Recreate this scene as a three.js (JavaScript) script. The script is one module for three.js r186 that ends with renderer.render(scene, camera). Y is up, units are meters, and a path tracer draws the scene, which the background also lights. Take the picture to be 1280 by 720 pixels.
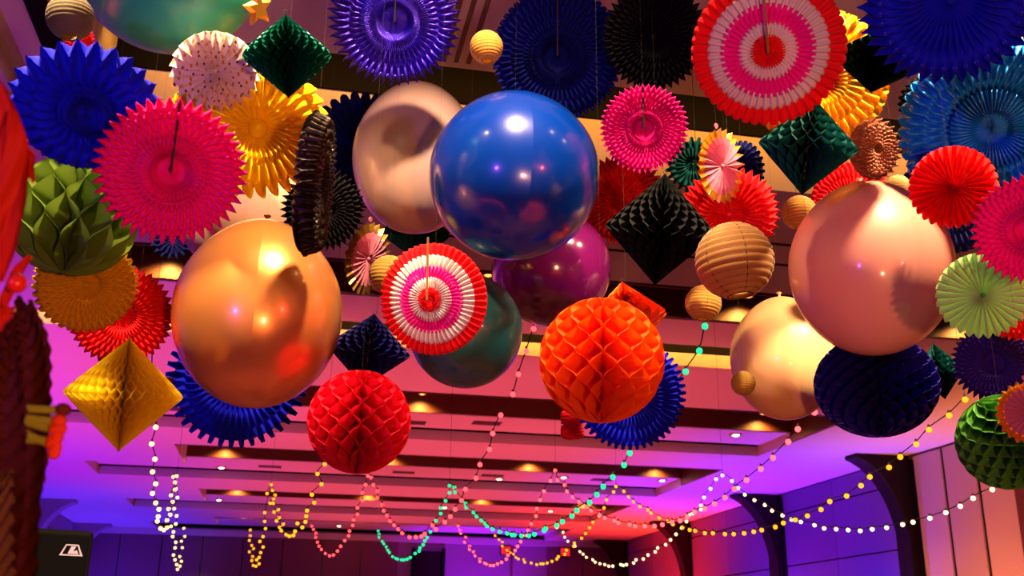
import * as THREE from 'three';
import { mergeGeometries, mergeVertices } from 'three/addons/utils/BufferGeometryUtils.js';
import { RoundedBoxGeometry } from 'three/addons/geometries/RoundedBoxGeometry.js';
import { RectAreaLightUniformsLib } from 'three/addons/lights/RectAreaLightUniformsLib.js';

// ------------------------------------------------------------------ camera
const scene = new THREE.Scene();
scene.background = new THREE.Color(0x000000);
const FOCAL = 1300;                                  // pixels, for a 1280 x 720 frame
const camera = new THREE.PerspectiveCamera(2 * Math.atan(360 / FOCAL) * 180 / Math.PI, 1280 / 720, 0.05, 120);
camera.position.set(0, 1.6, 0);
camera.rotation.order = 'YXZ';
camera.rotation.set(19 * Math.PI / 180, -11.5 * Math.PI / 180, 0.7 * Math.PI / 180);
camera.focus = 4.9; camera.userData.fStop = 3.6;
camera.updateMatrixWorld(true);
const EYE = camera.position.clone();
const renderer = new THREE.WebGLRenderer({ antialias: true });
renderer.toneMapping = THREE.LinearToneMapping;
renderer.toneMappingExposure = 1.0;
renderer.shadowMap.enabled = true;
RectAreaLightUniformsLib.init();

// light levels of the ballroom's lamp families
const KEY = 150, WASH = 9, UP = 110, TROUGH = 18, COVE = 9;

// ------------------------------------------------------------------ helpers
let seed = 7;
function rnd() { seed = (seed * 1664525 + 1013904223) >>> 0; return seed / 4294967296; }
const used = new Map();
function numbered(n) { const k = used.get(n) || 0; used.set(n, k + 1); return k ? `${n}_${String(k).padStart(3, '0')}` : n; }
function tag(o, label, category, group, kind) {
  o.userData = { label, category };
  if (group) o.userData.group = group;
  if (kind) o.userData.kind = kind;
  return o;
}
function thing(name, label, category, p = [0, 0, 0], group) {
  const o = new THREE.Group(); o.name = numbered(name);
  if (p.isVector3) o.position.copy(p); else o.position.set(...p);
  scene.add(o); tag(o, label, category, group);
  return o;
}
function part(name, geo, mat, parent, q, p) {
  const m = new THREE.Mesh(geo, mat); m.name = name; m.castShadow = true; m.receiveShadow = true;
  if (q) m.quaternion.copy(q);
  if (p) m.position.copy(p.isVector3 ? p : new THREE.Vector3(...p));
  parent.add(m);
  return m;
}
function structure(name) { const g = new THREE.Group(); g.name = name; g.userData = { kind: 'structure' }; scene.add(g); return g; }
function at(px, py, d) {                                   // a point seen at a pixel of the photograph, d metres away
  return new THREE.Vector3((px - 640) / FOCAL, -(py - 360) / FOCAL, -1).normalize().applyQuaternion(camera.quaternion).multiplyScalar(d).add(EYE);
}
const C = (r, g, b) => new THREE.Color(r, g, b);           // linear
function M(color, o = {}) {
  return new THREE.MeshPhysicalMaterial({ color, roughness: 0.8, metalness: 0, side: THREE.DoubleSide, ...o });
}
const tissue = (c, o) => M(c, { roughness: 0.75, transmission: 0.22, thickness: 0, specularIntensity: 0.15, ...o });
const foil = (c, o) => M(c, { roughness: 0.32, metalness: 0.75, ...o });
const latex = (c, o) => M(c, { roughness: 0.22, clearcoat: 0.8, clearcoatRoughness: 0.12, side: THREE.FrontSide, ...o });
function bx(x0, x1, y0, y1, z0, z1) {
  const g = new THREE.BoxGeometry(Math.abs(x1 - x0), Math.abs(y1 - y0), Math.abs(z1 - z0));
  g.translate((x0 + x1) / 2, (y0 + y1) / 2, (z0 + z1) / 2); return g;
}
function noiseTexture(size, fn, srgb) {
  const data = new Uint8Array(size * size * 4);
  for (let y = 0; y < size; y++) for (let x = 0; x < size; x++) { const v = fn(x / size, y / size), k = (y * size + x) * 4; data[k] = v[0]; data[k + 1] = v[1]; data[k + 2] = v[2]; data[k + 3] = 255; }
  const t = new THREE.DataTexture(data, size, size); t.magFilter = THREE.LinearFilter; t.wrapS = t.wrapT = THREE.RepeatWrapping;
  if (srgb) t.colorSpace = THREE.SRGBColorSpace; t.needsUpdate = true; return t;
}

// ------------------------------------------------------------------ room materials
const plaster = M(C(0.62, 0.55, 0.52), { roughness: 0.9 });
const woodTex = noiseTexture(256, (u, v) => {
  const g = 0.5 + 0.5 * Math.sin(v * 120 + 3 * Math.sin(u * 12.566) + 2 * Math.sin(v * 31.4)) * 0.5 + (rnd() - 0.5) * 0.25;
  return [66 + 34 * g, 33 + 20 * g, 16 + 10 * g];
}, true);
const wood = M(0xffffff, { map: woodTex, roughness: 0.5 });
const darkWood = M(C(0.014, 0.007, 0.006), { roughness: 0.6, specularIntensity: 0.3 });
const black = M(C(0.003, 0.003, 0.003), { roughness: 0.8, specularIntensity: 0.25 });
const wallPaint = M(C(0.34, 0.26, 0.30), { roughness: 0.85 });
const carpetTex = noiseTexture(256, (u, v) => { const a = Math.sin(u * 25) * Math.sin(v * 25) > 0.2 ? 30 : 0; const n = rnd() * 24; return [84 + a + n, 40 + n, 38 + a * 0.5 + n]; }, true);
carpetTex.repeat.set(10, 20);
const carpet = M(0xffffff, { map: carpetTex, roughness: 1 });
const brass = M(C(0.75, 0.5, 0.2), { metalness: 0.9, roughness: 0.35 });

// ------------------------------------------------------------------ room: floor, walls, ceiling
const XL = -7.3, XR = 12.3, ZF = -39.5, ZB = 9, CX0 = -4.7, CX1 = 9.4, WX0 = -2.5;
{ const g = structure('floor'); part('carpet', bx(XL - 0.2, XR + 0.2, -0.2, 0, ZF - 0.2, ZB + 0.2), carpet, g); }

// ceiling: coffers [panel z0, panel z1, slot z1, soffit height, trough near edge, trough far edge]
const HP = 5.6;
const modules = [
  { p0: 3.4, p1: -0.3, s1: -0.7, ys: 5.41, w0: -1.9, w1: -3.8 },
  { p0: -3.8, p1: -6.63, s1: -7.17, ys: 5.14, w0: -9.6, w1: -12.1 },
  { p0: -12.1, p1: -13.2, s1: -13.6, ys: 5.41, w0: -16.15, w1: -18.65 },
  { p0: -18.65, p1: -19.95, s1: -20.2, ys: 5.41, w0: -22.0, w1: -24.7 },
  { p0: -24.7, p1: -26.3, s1: -26.65, ys: 5.41, w0: -28.6, w1: -31.2 },
  { p0: -31.2, p1: -32.8, s1: -33.1, ys: 5.41, w0: -35.2, w1: -37.2 },
  { p0: -37.2, p1: -39.5, s1: -39.5, ys: 5.41, w0: -39.5, w1: -39.5 },
];
function ceilingY(z) {
  for (const m of modules) {
    if (z <= m.p0 && z > m.p1) return HP;
    if (z <= m.p1 && z > m.s1) return HP + 0.38;
    if (z <= m.s1 && z > m.w0) return m.ys;
    if (z <= m.w0 && z > m.w1) return 6.05;
  }
  return HP;
}
{
  const g = structure('ceiling');
  const TOP = 6.3;
  part('panel', bx(XL - 0.2, XR + 0.2, HP, TOP, 3.4, ZB + 0.2), plaster, g);
  for (const m of modules) {
    const x0 = m.p0 > -7 && m.p0 < 0 ? -1.55 : CX0;
    part('panel', bx(x0, CX1, HP, TOP, m.p0, m.p1), plaster, g);
    if (m.s1 === m.p1) continue;
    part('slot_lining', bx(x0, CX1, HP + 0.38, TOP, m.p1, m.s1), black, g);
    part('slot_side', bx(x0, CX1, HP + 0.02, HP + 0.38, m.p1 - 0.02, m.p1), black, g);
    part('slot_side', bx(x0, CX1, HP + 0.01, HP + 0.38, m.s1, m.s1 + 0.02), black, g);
    part('soffit', bx(CX0, CX1, m.ys, TOP, m.s1, m.w0), plaster, g);
    part('trough_end', bx(CX0, WX0, m.ys, TOP, m.w0, m.w1), plaster, g);
    part('trough_lining', bx(WX0, CX1, 6.05, TOP, m.w0, m.w1), wood, g);
    // the wooden sides stand 7 cm inside the opening, which leaves an open reveal along the plaster edges
    part('trough_side', bx(WX0, CX1, m.ys, 6.05, m.w0 - 0.10, m.w0 - 0.07), wood, g);
    part('trough_side', bx(WX0, CX1, HP, 6.05, m.w1 + 0.07, m.w1 + 0.10), wood, g);
  }
  // seams across the soffit of the near module
  for (const z of [-8.25, -8.75]) part('seam', bx(CX0, CX1, 5.128, 5.145, z, z - 0.03), darkWood, g);
  // perimeter soffits along both long walls and the lower bulkhead near the left wall
  part('perimeter_soffit', bx(CX1, XR + 0.2, 5.41, TOP, 3.4, ZF - 0.2), plaster, g);
  part('perimeter_soffit', bx(XL - 0.2, CX0, 5.41, TOP, 3.4, ZF - 0.2), plaster, g);
  part('perimeter_soffit', bx(CX0, -1.55, 5.43, TOP, -3.8, -7.17), plaster, g);
  part('seam', bx(-1.92, -1.78, 5.41, 5.44, -3.8, -7.17), black, g);
  part('bulkhead', bx(XL, -2.2, 5.30, 5.43, -2.0, -9.2), plaster, g);
  for (const m of modules) if (m.w1 !== m.w0) for (const s of [1]) {   // wooden coffer ends
    const x = s ? CX1 : CX0; part('coffer_end', bx(x, x + (s ? -0.03 : 0.03), 5.43, 6.05, m.w0, m.w1), wood, g);
  }
  // slotted air vents and round openings let into the plaster
  for (const [x, z, y] of [[0.7, -5.75, HP], [1.25, -5.75, HP]]) for (let k = 0; k < 4; k++)
    part('vent_slot', bx(x + k * 0.09, x + k * 0.09 + 0.035, y - 0.006, y + 0.01, z + 0.45, z - 0.8), M(C(0.16, 0.09, 0.07)), g);
  for (const [x, z] of [[1.9, -19.5], [3.3, -19.2], [6.4, -19.3], [-2.5, -19.4], [2.4, -25.6], [4.6, -25.5], [7.4, -25.4], [-0.8, -25.6]])
    part('air_vent', bx(x - 0.12, x + 0.42, HP - 0.012, HP + 0.01, z + 0.16, z - 0.16), M(C(0.05, 0.04, 0.04)), g);
}

// walls
function curvedBracket(dir) {                              // dark wood bracket: flares from the pilaster up to the soffit
  const s = new THREE.Shape(); s.moveTo(0, 0); s.lineTo(0, 1.55);
  s.lineTo(dir * 1.15, 1.55); s.lineTo(dir * 1.15, 1.49);
  s.bezierCurveTo(dir * 0.62, 1.3, dir * 0.28, 0.75, dir * 0.16, 0);
  s.closePath();
  const g = new THREE.ExtrudeGeometry(s, { depth: 0.42, bevelEnabled: true, bevelThickness: 0.02, bevelSize: 0.02, bevelSegments: 1, curveSegments: 14 });
  g.translate(0, 0, -0.21); return g;
}
const pilasterZ = [-7.2, -13.4, -19.55, -25.6, -32.1, -38.6];
{
  const g = structure('wall_right');
  part('wall_base', bx(XR + 0.08, XR + 0.3, 0, 5.43, ZB, ZF), wallPaint, g);
  const panelM = [M(C(0.56, 0.42, 0.36), { roughness: 0.8 }), M(C(0.50, 0.38, 0.34), { roughness: 0.8 })];
  const bayM = [M(C(0.20, 0.10, 0.26), { roughness: 0.85 }), M(C(0.18, 0.09, 0.23), { roughness: 0.85 })];
  let z = -19.2, k = 0;
  while (z < -7.6) {                                       // tall partition panels with dark joints
    const w = 1.03; if (Math.abs(z + 16.25) < 0.2) { part('post', bx(XR - 0.06, XR + 0.08, 0, 5.41, z, z + 0.3), M(C(0.12, 0.03, 0.02)), g); z += 0.32; continue; }
    part('panel', bx(XR, XR + 0.07, 0.1, 5.36, z + 0.05, z + w - 0.05), panelM[k++ % 2], g);
    part('joint', bx(XR + 0.03, XR + 0.075, 0.1, 5.36, z + w - 0.06, z + w + 0.06), black, g);
    z += w;
  }
  for (let b = 2; b < pilasterZ.length - 1; b++) {         // panelled bays between the pilasters
    const za = pilasterZ[b] - 0.45, zb = pilasterZ[b + 1] + 0.45;
    for (const [y0, y1] of [[0.1, 1.1], [1.14, 2.3], [2.34, 3.56], [3.6, 4.86], [4.9, 5.38]])
      for (let q = 0; q < 2; q++) part('panel', bx(XR, XR + 0.07, y0, y1, za + (zb - za) * q / 2 - 0.01, za + (zb - za) * (q + 1) / 2 + 0.01), bayM[(b + q) % 2], g);
  }
  for (const zz of pilasterZ) {
    if (zz > -19) continue;
    part('pilaster', bx(XR - 0.16, XR + 0.09, 0, 4.0, zz - 0.25, zz + 0.25), darkWood, g);
    part('bracket', curvedBracket(-1), darkWood, g, null, [XR, 3.86, zz]);
    part('fin', bx(XR - 0.05, XR + 0.09, 0, 5.3, zz + 0.3, zz + 0.42), black, g);
  }
}
{
  const g = structure('wall_left');
  part('wall_base', bx(XL - 0.3, XL - 0.08, 0, 5.43, ZB, ZF), wallPaint, g);
  for (let b = 1; b < pilasterZ.length - 1; b++) {
    const za = pilasterZ[b] - 0.3, zb = pilasterZ[b + 1] + 0.3;
    for (const [y0, y1] of [[0.1, 1.1], [1.14, 2.3], [2.34, 3.56], [3.6, 4.86], [4.9, 5.38]]) part('panel', bx(XL - 0.07, XL, y0, y1, za, zb), wallPaint, g);
  }
  for (const zz of pilasterZ) {
    part('pilaster', bx(XL - 0.09, XL + 0.16, 0, 4.0, zz - 0.25, zz + 0.25), wallPaint, g);
    part('bracket', curvedBracket(1), wallPaint, g, null, [XL, 3.86, zz]);
  }
}
{
  const g = structure('wall_far');
  part('wall_base', bx(XL - 0.3, XR + 0.3, 0, 5.5, ZF - 0.35, ZF - 0.12), wallPaint, g);
  for (let x = XL; x < XR - 0.5; x += 1.4) if (x < 3.6 || x > 8.1) part('panel', bx(x + 0.03, x + 1.37, 0.1, 5.2, ZF - 0.12, ZF), M(C(0.20, 0.09, 0.11), { roughness: 0.8 }), g);
  part('panel', bx(5.6, 8.1, 0.1, 5.3, ZF - 0.12, ZF), wallPaint, g);
  part('cornice', bx(XL, XR, 5.2, 5.42, ZF - 0.1, ZF + 0.12), plaster, g);
}
{ const g = structure('door_1'); part('door_leaf', bx(4.5, 5.5, 0, 4.9, ZF - 0.1, ZF + 0.03), darkWood, g); part('door_frame', bx(4.38, 4.5, 0, 5.0, ZF - 0.1, ZF + 0.08), black, g); part('door_frame', bx(5.5, 5.62, 0, 5.0, ZF - 0.1, ZF + 0.08), black, g); }
{ const g = structure('wall_back'); part('wall_base', bx(XL - 0.3, XR + 0.3, 0, 5.7, ZB, ZB + 0.25), wallPaint, g); }

// ------------------------------------------------------------------ lamps of the room
function spot(x, y, z, tx, ty, tz, color, power, angle, pen, size, parent) {
  const l = new THREE.SpotLight(color, power, 0, angle, pen, 2);
  l.position.set(x, y, z); l.target.position.set(tx, ty, tz); l.castShadow = true; l.shadow.radius = size / 0.02;
  (parent || scene).add(l, l.target); return l;
}
function glow(color, k) { return new THREE.MeshStandardMaterial({ color: 0x000000, emissive: color, emissiveIntensity: k }); }
const warm = C(1, 0.62, 0.26), amber = C(1, 0.46, 0.10);
const canGeo = (() => { const p = [[0.055, 0], [0.075, 0], [0.075, 0.12], [0, 0.12]].map(a => new THREE.Vector2(...a)); return new THREE.LatheGeometry(p, 20); })();
const bulbGeo = new THREE.SphereGeometry(0.045, 14, 10);
function downlight(x, y, z, label, group, power, angle, color = warm, lampK = 14, k = 1, tx = x, tz = z) {
  const o = thing('ceiling_downlight', label, 'ceiling lamp', [x, y, z], group);
  part('lamp_housing', canGeo, brass, o);
  part('bulb', bulbGeo, glow(color, lampK), o, null, [0, 0.035, 0]); o.scale.setScalar(k);
  if (power) { const l = new THREE.SpotLight(color, power, 0, angle, 0.6, 2); l.position.set(0, -0.03, 0); l.target.position.set(tx - x, -4, tz - z); l.castShadow = true; l.shadow.radius = 3; o.add(l, l.target); }
  return o;
}
modules.forEach((m, i) => {                                // wall washers inside the wooden troughs
  if (m.w0 === m.w1 || i === 0) return;
  for (const x of [-1.65, 2.1, 5.5, 8.7]) downlight(x, 5.88, m.w1 + 0.3, 'small brass downlight washing the wooden face of a ceiling trough', 'downlights in the wooden ceiling troughs', TROUGH, 1.25, amber, 3);
});
for (const [x, z, y] of [[-1.8, -26.0, HP], [6.5, -25.2, HP], [9.0, -25.0, HP], [-2.2, -32.2, HP], [4.5, -32.0, HP], [7.8, -31.9, HP], [5.0, -25.9, HP], [8.4, -19.0, HP], [-3.1, -38.3, HP], [1.6, -38.3, HP]])
  downlight(x, y - 0.03, z, 'round white glowing downlight set in a flat ceiling panel', 'downlights in the flat ceiling panels', 14, 0.7, C(1, 0.72, 0.42), 20, 1.7);

// the long coves behind the first two slots
for (const i of [1, 2]) {
  const m = modules[i], x0 = i === 1 ? -1.4 : CX0 + 0.2, w = CX1 - 0.2 - x0, z = m.p1 - 0.06;
  const o = thing('cove_light_strip', i === 1 ? 'long warm light strip inside the ceiling slot above the paper fans' : 'long warm light strip inside the ceiling slot behind the orange paper ball', 'light strip', [x0 + w / 2, HP + 0.2, z]);
  part('light_tube', bx(-w / 2, w / 2, -0.015, 0.015, -0.012, 0.012), glow(amber, 4), o);
  const r = new THREE.RectAreaLight(C(1, 0.38, 0.05), COVE * (i === 1 ? 3.6 : 6), w, 0.06); r.position.set(0, 0, -0.03); o.add(r);
  r.lookAt(x0 + w / 2, HP - 0.2, m.s1);
}

// key lamps on the ceiling over the decorations, and wash lights on stands behind the photographer
function washLight(x, y, z, tx, ty, tz, color, power, angle, label, size = 0.09, floorStand = true) {
  const o = thing('stage_wash_light', label, 'stage light', [x, 0, z], 'stage wash lights');
  const q = new THREE.Quaternion().setFromUnitVectors(new THREE.Vector3(0, 0, 1), new THREE.Vector3(tx - x, ty - y, tz - z).normalize());
  const b = new THREE.LatheGeometry([[0, -0.3], [0.07, -0.28], [0.105, -0.2], [0.115, 0], [0.125, 0.02], [0.115, 0.02], [0.105, -0.02]].map(a => new THREE.Vector2(...a)), 24); b.rotateX(Math.PI / 2);
  const head = part('lamp_body', b, black, o, q, [0, y, 0]);
  const l = new THREE.CircleGeometry(0.104, 24); l.translate(0, 0, -0.015);
  part('lens', l, glow(color, floorStand ? 3 : 26), head);
  part('yoke', new THREE.TorusGeometry(0.15, 0.012, 6, 20, Math.PI), black, o, new THREE.Quaternion().setFromEuler(new THREE.Euler(floorStand ? Math.PI : 0, 0, 0)), [0, y, 0]);
  if (floorStand) { part('pole', new THREE.CylinderGeometry(0.018, 0.022, y - 0.15, 10), black, o, null, [0, (y - 0.15) / 2, 0]); part('base_plate', new THREE.CylinderGeometry(0.22, 0.24, 0.02, 20), black, o, null, [0, 0.01, 0]); }
  else part('clamp_rod', new THREE.CylinderGeometry(0.014, 0.014, ceilingY(z) - y - 0.13, 8), black, o, null, [0, (ceilingY(z) + y + 0.13) / 2, 0]);
  const s = spot(0, 0, 0, 0, 0, 1, color, power, angle, 0.5, size, head); s.position.z = 0.03;
  return o;
}
for (const [x, tx, p, a, label] of [[0.55, 0.55, 1, 0.56, 'warm spotlight in the wooden trough above the royal blue balloon'], [2.6, 2.45, 0.9, 0.5, 'warm spotlight in the wooden trough above the light pink balloon'], [3.9, 2.9, 1, 0.5, 'warm spotlight in the wooden trough above the sky blue fan'], [-1.45, -1.0, 1.2, 0.56, 'warm spotlight in the wooden trough above the hot pink fan']])
  washLight(x, 5.7, -2.35, tx, 3.3, tx > 2.5 ? -3.8 : -4.2, C(1, 0.64, 0.33), KEY * p, a, label, 0.09, false);
washLight(-3.2, 2.0, 1.5, 0.5, 3.2, -5, C(0.42, 0.10, 1), WASH * 2.4, 0.6, 'violet wash light on a stand by the left wall');
washLight(3.4, 2.6, 1.2, 1.2, 3.0, -5, C(1, 0.12, 0.10), WASH * 1.2, 0.6, 'added red fill light on a stand right of the photographer');  // unseen lamp added as red fill from the front
washLight(0.9, 1.15, 1.4, 1.0, 3.0, -5, C(1, 0.36, 0.16), WASH * 4.2, 0.62, 'peach wash light on a stand behind the photographer');

// coloured uplights on the floor
function uplight(x, z, tx, tz, color, power, label, angle = 0.9, ty = 5.4) {
  const o = thing('floor_uplight', label, 'uplight', [x, 0, z], 'coloured floor uplights');
  part('lamp_body', new THREE.CylinderGeometry(0.11, 0.13, 0.22, 18, 1, true), black, o, null, [0, 0.12, 0]);
  part('foot', new THREE.CylinderGeometry(0.15, 0.15, 0.02, 18), black, o, null, [0, 0.01, 0]);
  const lens = new THREE.CircleGeometry(0.105, 20); lens.rotateX(-Math.PI / 2);
  part('lens', lens, glow(color, 8), o, null, [0, 0.18, 0]);
  const l = new THREE.SpotLight(color, power, 0, angle, 0.7, 2); l.position.set(0, 0.25, 0); l.target.position.set(tx - x, ty, tz - z); l.castShadow = true; l.shadow.radius = 5; o.add(l, l.target);
}
const violet = C(0.30, 0.01, 1), blueL = C(0.08, 0.02, 1), redL = C(1, 0.03, 0.02), pinkL = C(1, 0.09, 0.15), peachL = C(1, 0.26, 0.09);
const magenta = C(0.55, 0.03, 1);
for (const [z, c] of [[-7.8, magenta], [-12.6, magenta], [-18.8, magenta], [-24.8, violet], [-31.3, blueL], [-37.6, blueL]]) uplight(XL + 0.9, z, XL + 1.6, z - 0.3, c, UP * (z > -10 ? 0.45 : 1.2), c === magenta ? 'magenta uplight on the floor along the left wall' : c === violet ? 'violet uplight on the floor along the left wall' : 'blue uplight on the floor along the left wall');
for (const [z, c] of [[-20.6, blueL], [-24.2, violet], [-26.6, blueL], [-31.2, redL], [-33.4, redL]]) uplight(XR - 0.8, z, XR - 1.1, z, c, c === redL ? UP * 2 : UP * 1.4, c === redL ? 'red uplight on the floor along the right wall' : c === violet ? 'violet uplight on the floor along the right wall' : 'blue uplight on the floor along the right wall');
for (const z of [-17.8, -15.4, -12.0]) uplight(XR - 1.4, z, XR, z, peachL, UP * 0.5, 'added peach fill light on the floor facing the wall panels', 0.8, 4.5);  // unseen fill lamps added to warm the wall panels
for (const [x, z] of [[-1.5, -15.5], [4.5, -15.5], [0, -21.5], [6, -21.5], [0, -28], [6, -28], [2.5, -34]]) uplight(x, z, x, z - 0.4, pinkL, UP * 0.72, 'added pink fill light on the floor under the coffered ceiling', 1.0);  // unseen fill lamps added to tint the far ceiling pink
uplight(6.9, ZF + 1.2, 6.9, ZF, violet, UP * 2, 'violet uplight in front of the far wall', 0.7, 4.5);
const holeM = M(C(0.16, 0.10, 0.55));
// ------------------------------------------------------------------ hanging: threads up to the ceiling
const threadM = M(C(0.03, 0.025, 0.03), { roughness: 0.9 });
function thread(o, top, name = 'thread', r = 0.0003) {     // top: local height of the tie point
  const L = ceilingY(o.position.z) - (o.position.y + top);
  if (L <= 0.01) return;
  part(name, new THREE.CylinderGeometry(r, r, L, 5), threadM, o, null, [0, top + L / 2, 0]);
}
const V = (x, y, z) => new THREE.Vector3(x, y, z);
function facing(pos, { yaw = 0, tilt = 0, spin = 0 } = {}) { // quaternion whose +z looks at the photographer, then turned
  const d = EYE.clone().sub(pos), o = new THREE.Object3D();
  o.lookAt(d); o.rotateY(yaw); o.rotateX(tilt); o.rotateZ(spin); return o.quaternion.clone();
}

// ------------------------------------------------------------------ fans
const tri = c => Math.acos(Math.max(-1, Math.min(1, c))) / Math.PI;
const sst = (a, b, x) => { const t = Math.max(0, Math.min(1, (x - a) / (b - a))); return t * t * (3 - 2 * t); };
function discGeo({ R, N, depth = 0.05, tooth = 0.1, shape = 'point', rows = 0, hub = 0.2, r0 = 0, seg = 6, nr = rows > 3 ? 28 : 20, flat = false, front = 1, amp = 0.5, cut = 0.72, dish = 0 }) {
  const pos = [], idx = [], uv = [], J = N * seg;
  const gap = u => { const t = tri(Math.cos(u)); return shape === 'point' ? t : shape === 'round' ? 1 - Math.sqrt(Math.max(0, 1 - t * t)) : shape === 'square' ? sst(0.42, 0.62, t) : t * t; };
  const surf = (s, a, side) => {
    const u = a * N, c = flat ? 1 - 2 * tri(Math.cos(u)) : Math.cos(u);
    const rad = R * (r0 + (1 - r0) * s) * (1 - tooth * gap(u) * sst(cut, 1, s));
    const t = s < hub ? 0.35 : 1, bulge = s < hub ? 0.12 + 0.25 * (1 - s / Math.max(hub, 1e-3)) : sst(hub, hub + 0.08, s) * (1 - 0.45 * sst(0.75, 1, s));
    const sg = rows ? Math.max(-1, Math.min(1, 1.8 * Math.cos(Math.PI * rows * Math.max(0, s - hub) / (1 - hub)))) : 1;
    const z = depth * (0.5 * bulge + amp * t * c * sg * (0.25 + 0.75 * s) * (rows ? 0.8 : 1)) + dish * s * s;
    return [rad * Math.cos(a + Math.PI / 2), rad * Math.sin(a + Math.PI / 2), side > 0 ? z : (flat && rows === 0 ? z - depth * 0.06 : -depth * (0.45 * bulge) + depth * amp * 0.4 * c * s + dish * s * s)];
  };
  for (const side of [1, -1]) {
    const base = pos.length / 3, n = side > 0 ? nr : Math.min(nr, 6);
    for (let i = 0; i <= n; i++) for (let j = 0; j <= J; j++) {
      const p = surf(i / n, 2 * Math.PI * j / J, side); pos.push(...p); uv.push(p[0] / R * 0.5 + 0.5, p[1] / R * 0.5 + 0.5);
    }
    for (let i = 0; i < n; i++) for (let j = 0; j < J; j++) {
      const a = base + i * (J + 1) + j, b = a + 1, c = a + J + 1, d = c + 1;
      if (side > 0) idx.push(a, c, b, b, c, d); else idx.push(a, b, c, b, d, c);
    }
    if (side < 0) {                                         // close the rim
      const f = nr * (J + 1), k = base + n * (J + 1);
      for (let j = 0; j < J; j++) idx.push(f + j, k + j, f + j + 1, f + j + 1, k + j, k + j + 1);
      if (r0 > 0) for (let j = 0; j < J; j++) idx.push(j, j + 1, base + j, j + 1, base + j + 1, base + j);
    }
  }
  let g = new THREE.BufferGeometry();
  g.setAttribute('position', new THREE.Float32BufferAttribute(pos, 3)); g.setAttribute('uv', new THREE.Float32BufferAttribute(uv, 2)); g.setIndex(idx);
  if (flat) g = g.toNonIndexed();
  g.computeVertexNormals(); return g;
}
function hubGeo(r, h, n = 24) { return new THREE.LatheGeometry([[0, h], [r * 0.35, h * 0.95], [r * 0.8, h * 0.55], [r, 0], [0, -0.002]].map(a => new THREE.Vector2(...a)), n).rotateX(Math.PI / 2); }
function seamGeo(R) { return bx(-0.0035, 0.0035, 0, R * 0.97, -0.002, 0.004); }
const seamM = M(C(0.02, 0.01, 0.015));
// tissue fan: px, py centre, pr radius in pixels, d distance
function fan(label, px, py, pr, d, mat, o = {}, turn = {}, group = 'tissue paper fans', extra) {
  const p = at(px, py, d), R = pr * d / FOCAL, g = thing(o.name || 'tissue_fan', label, 'paper fan', p, group);
  const q = facing(p, turn), depth = o.depth ?? R * 0.26;
  const disc = part('pleated_disc', discGeo({ R, N: 42, rows: 5, hub: 0.24, ...o, depth }), mat, g, q);
  part('hub', hubGeo(R * (o.hubR ?? 0.06), depth * 0.35), o.hubMat || mat, disc, null, [0, 0, depth * 0.05]);
  if (o.inner) part('inner_disc', discGeo({ R: R * o.inner, N: o.innerN || o.N * 2, rows: o.innerRows ?? 2, hub: 0.4, tooth: 0.03, depth: depth * 0.6, nr: 14, seg: 4 }), mat, disc, null, [0, 0, depth * 0.42]);
  if (o.seam) part('seam', seamGeo(R), seamM, disc, null, [0, 0, depth * 0.78]);
  thread(g, V(0, R * 0.96, 0).applyQuaternion(q).y);
  if (extra) extra(disc, R, depth);
  return g;
}
function pinwheel(label, px, py, pr, d, mat, o = {}, turn = {}) {
  return fan(label, px, py, pr, d, mat, { name: 'pleated_paper_fan', N: 26, rows: 0, flat: true, seg: 2, nr: 5, hub: 0.02, tooth: 0.07, amp: 0.5, shape: 'point', depth: pr * d / FOCAL * 0.26, hubR: 0.09, ...o }, turn, 'pleated paper fans');
}
function ringFan(label, px, py, pr, d, rings, turn) {
  const p = at(px, py, d), R = pr * d / FOCAL, g = thing('ring_fan', label, 'paper fan', p, 'layered ring fans'), q = facing(p, turn);
  const holder = new THREE.Vector3(0, 0, 1).applyQuaternion(q);
  rings.forEach(([k, r0, mat, name, N, tooth, shape, rows], i) => part(name, discGeo({ R: R * k, r0, N, depth: 0.034, tooth, shape, rows, hub: 0, nr: 12, amp: 0.32, cut: 0.9 }), mat, g, q, holder.clone().multiplyScalar(0.010 * i)));
  const s = part('hanging_loop', bx(-0.004, 0.004, 0, R * 1.1, 0, 0.004), o_loop, g, q, holder.clone().multiplyScalar(0.08));
  thread(g, V(0, R * 0.96, 0).applyQuaternion(q).y); return g;
}
const o_loop = M(C(0.25, 0.13, 0.03));

const col = {
  hotpink: C(0.95, 0.010, 0.36), blue: C(0.006, 0.010, 0.75), royal: C(0.006, 0.012, 0.30), navy: C(0.008, 0.012, 0.12), black: C(0.006, 0.007, 0.010),
  yellow: C(0.95, 0.70, 0.01), ochre: C(0.70, 0.42, 0.005), red: C(0.88, 0.012, 0.02), white: C(0.85, 0.78, 0.76), pink: C(0.62, 0.18, 0.30),
  teal: C(0.004, 0.09, 0.085), green: C(0.10, 0.28, 0.03), mint: C(0.50, 0.72, 0.34), sky: C(0.02, 0.22, 0.85), gold: C(0.85, 0.45, 0.06), orange: C(0.95, 0.10, 0.006),
};
const T = {}; for (const k in col) T[k] = tissue(col[k]);

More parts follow.
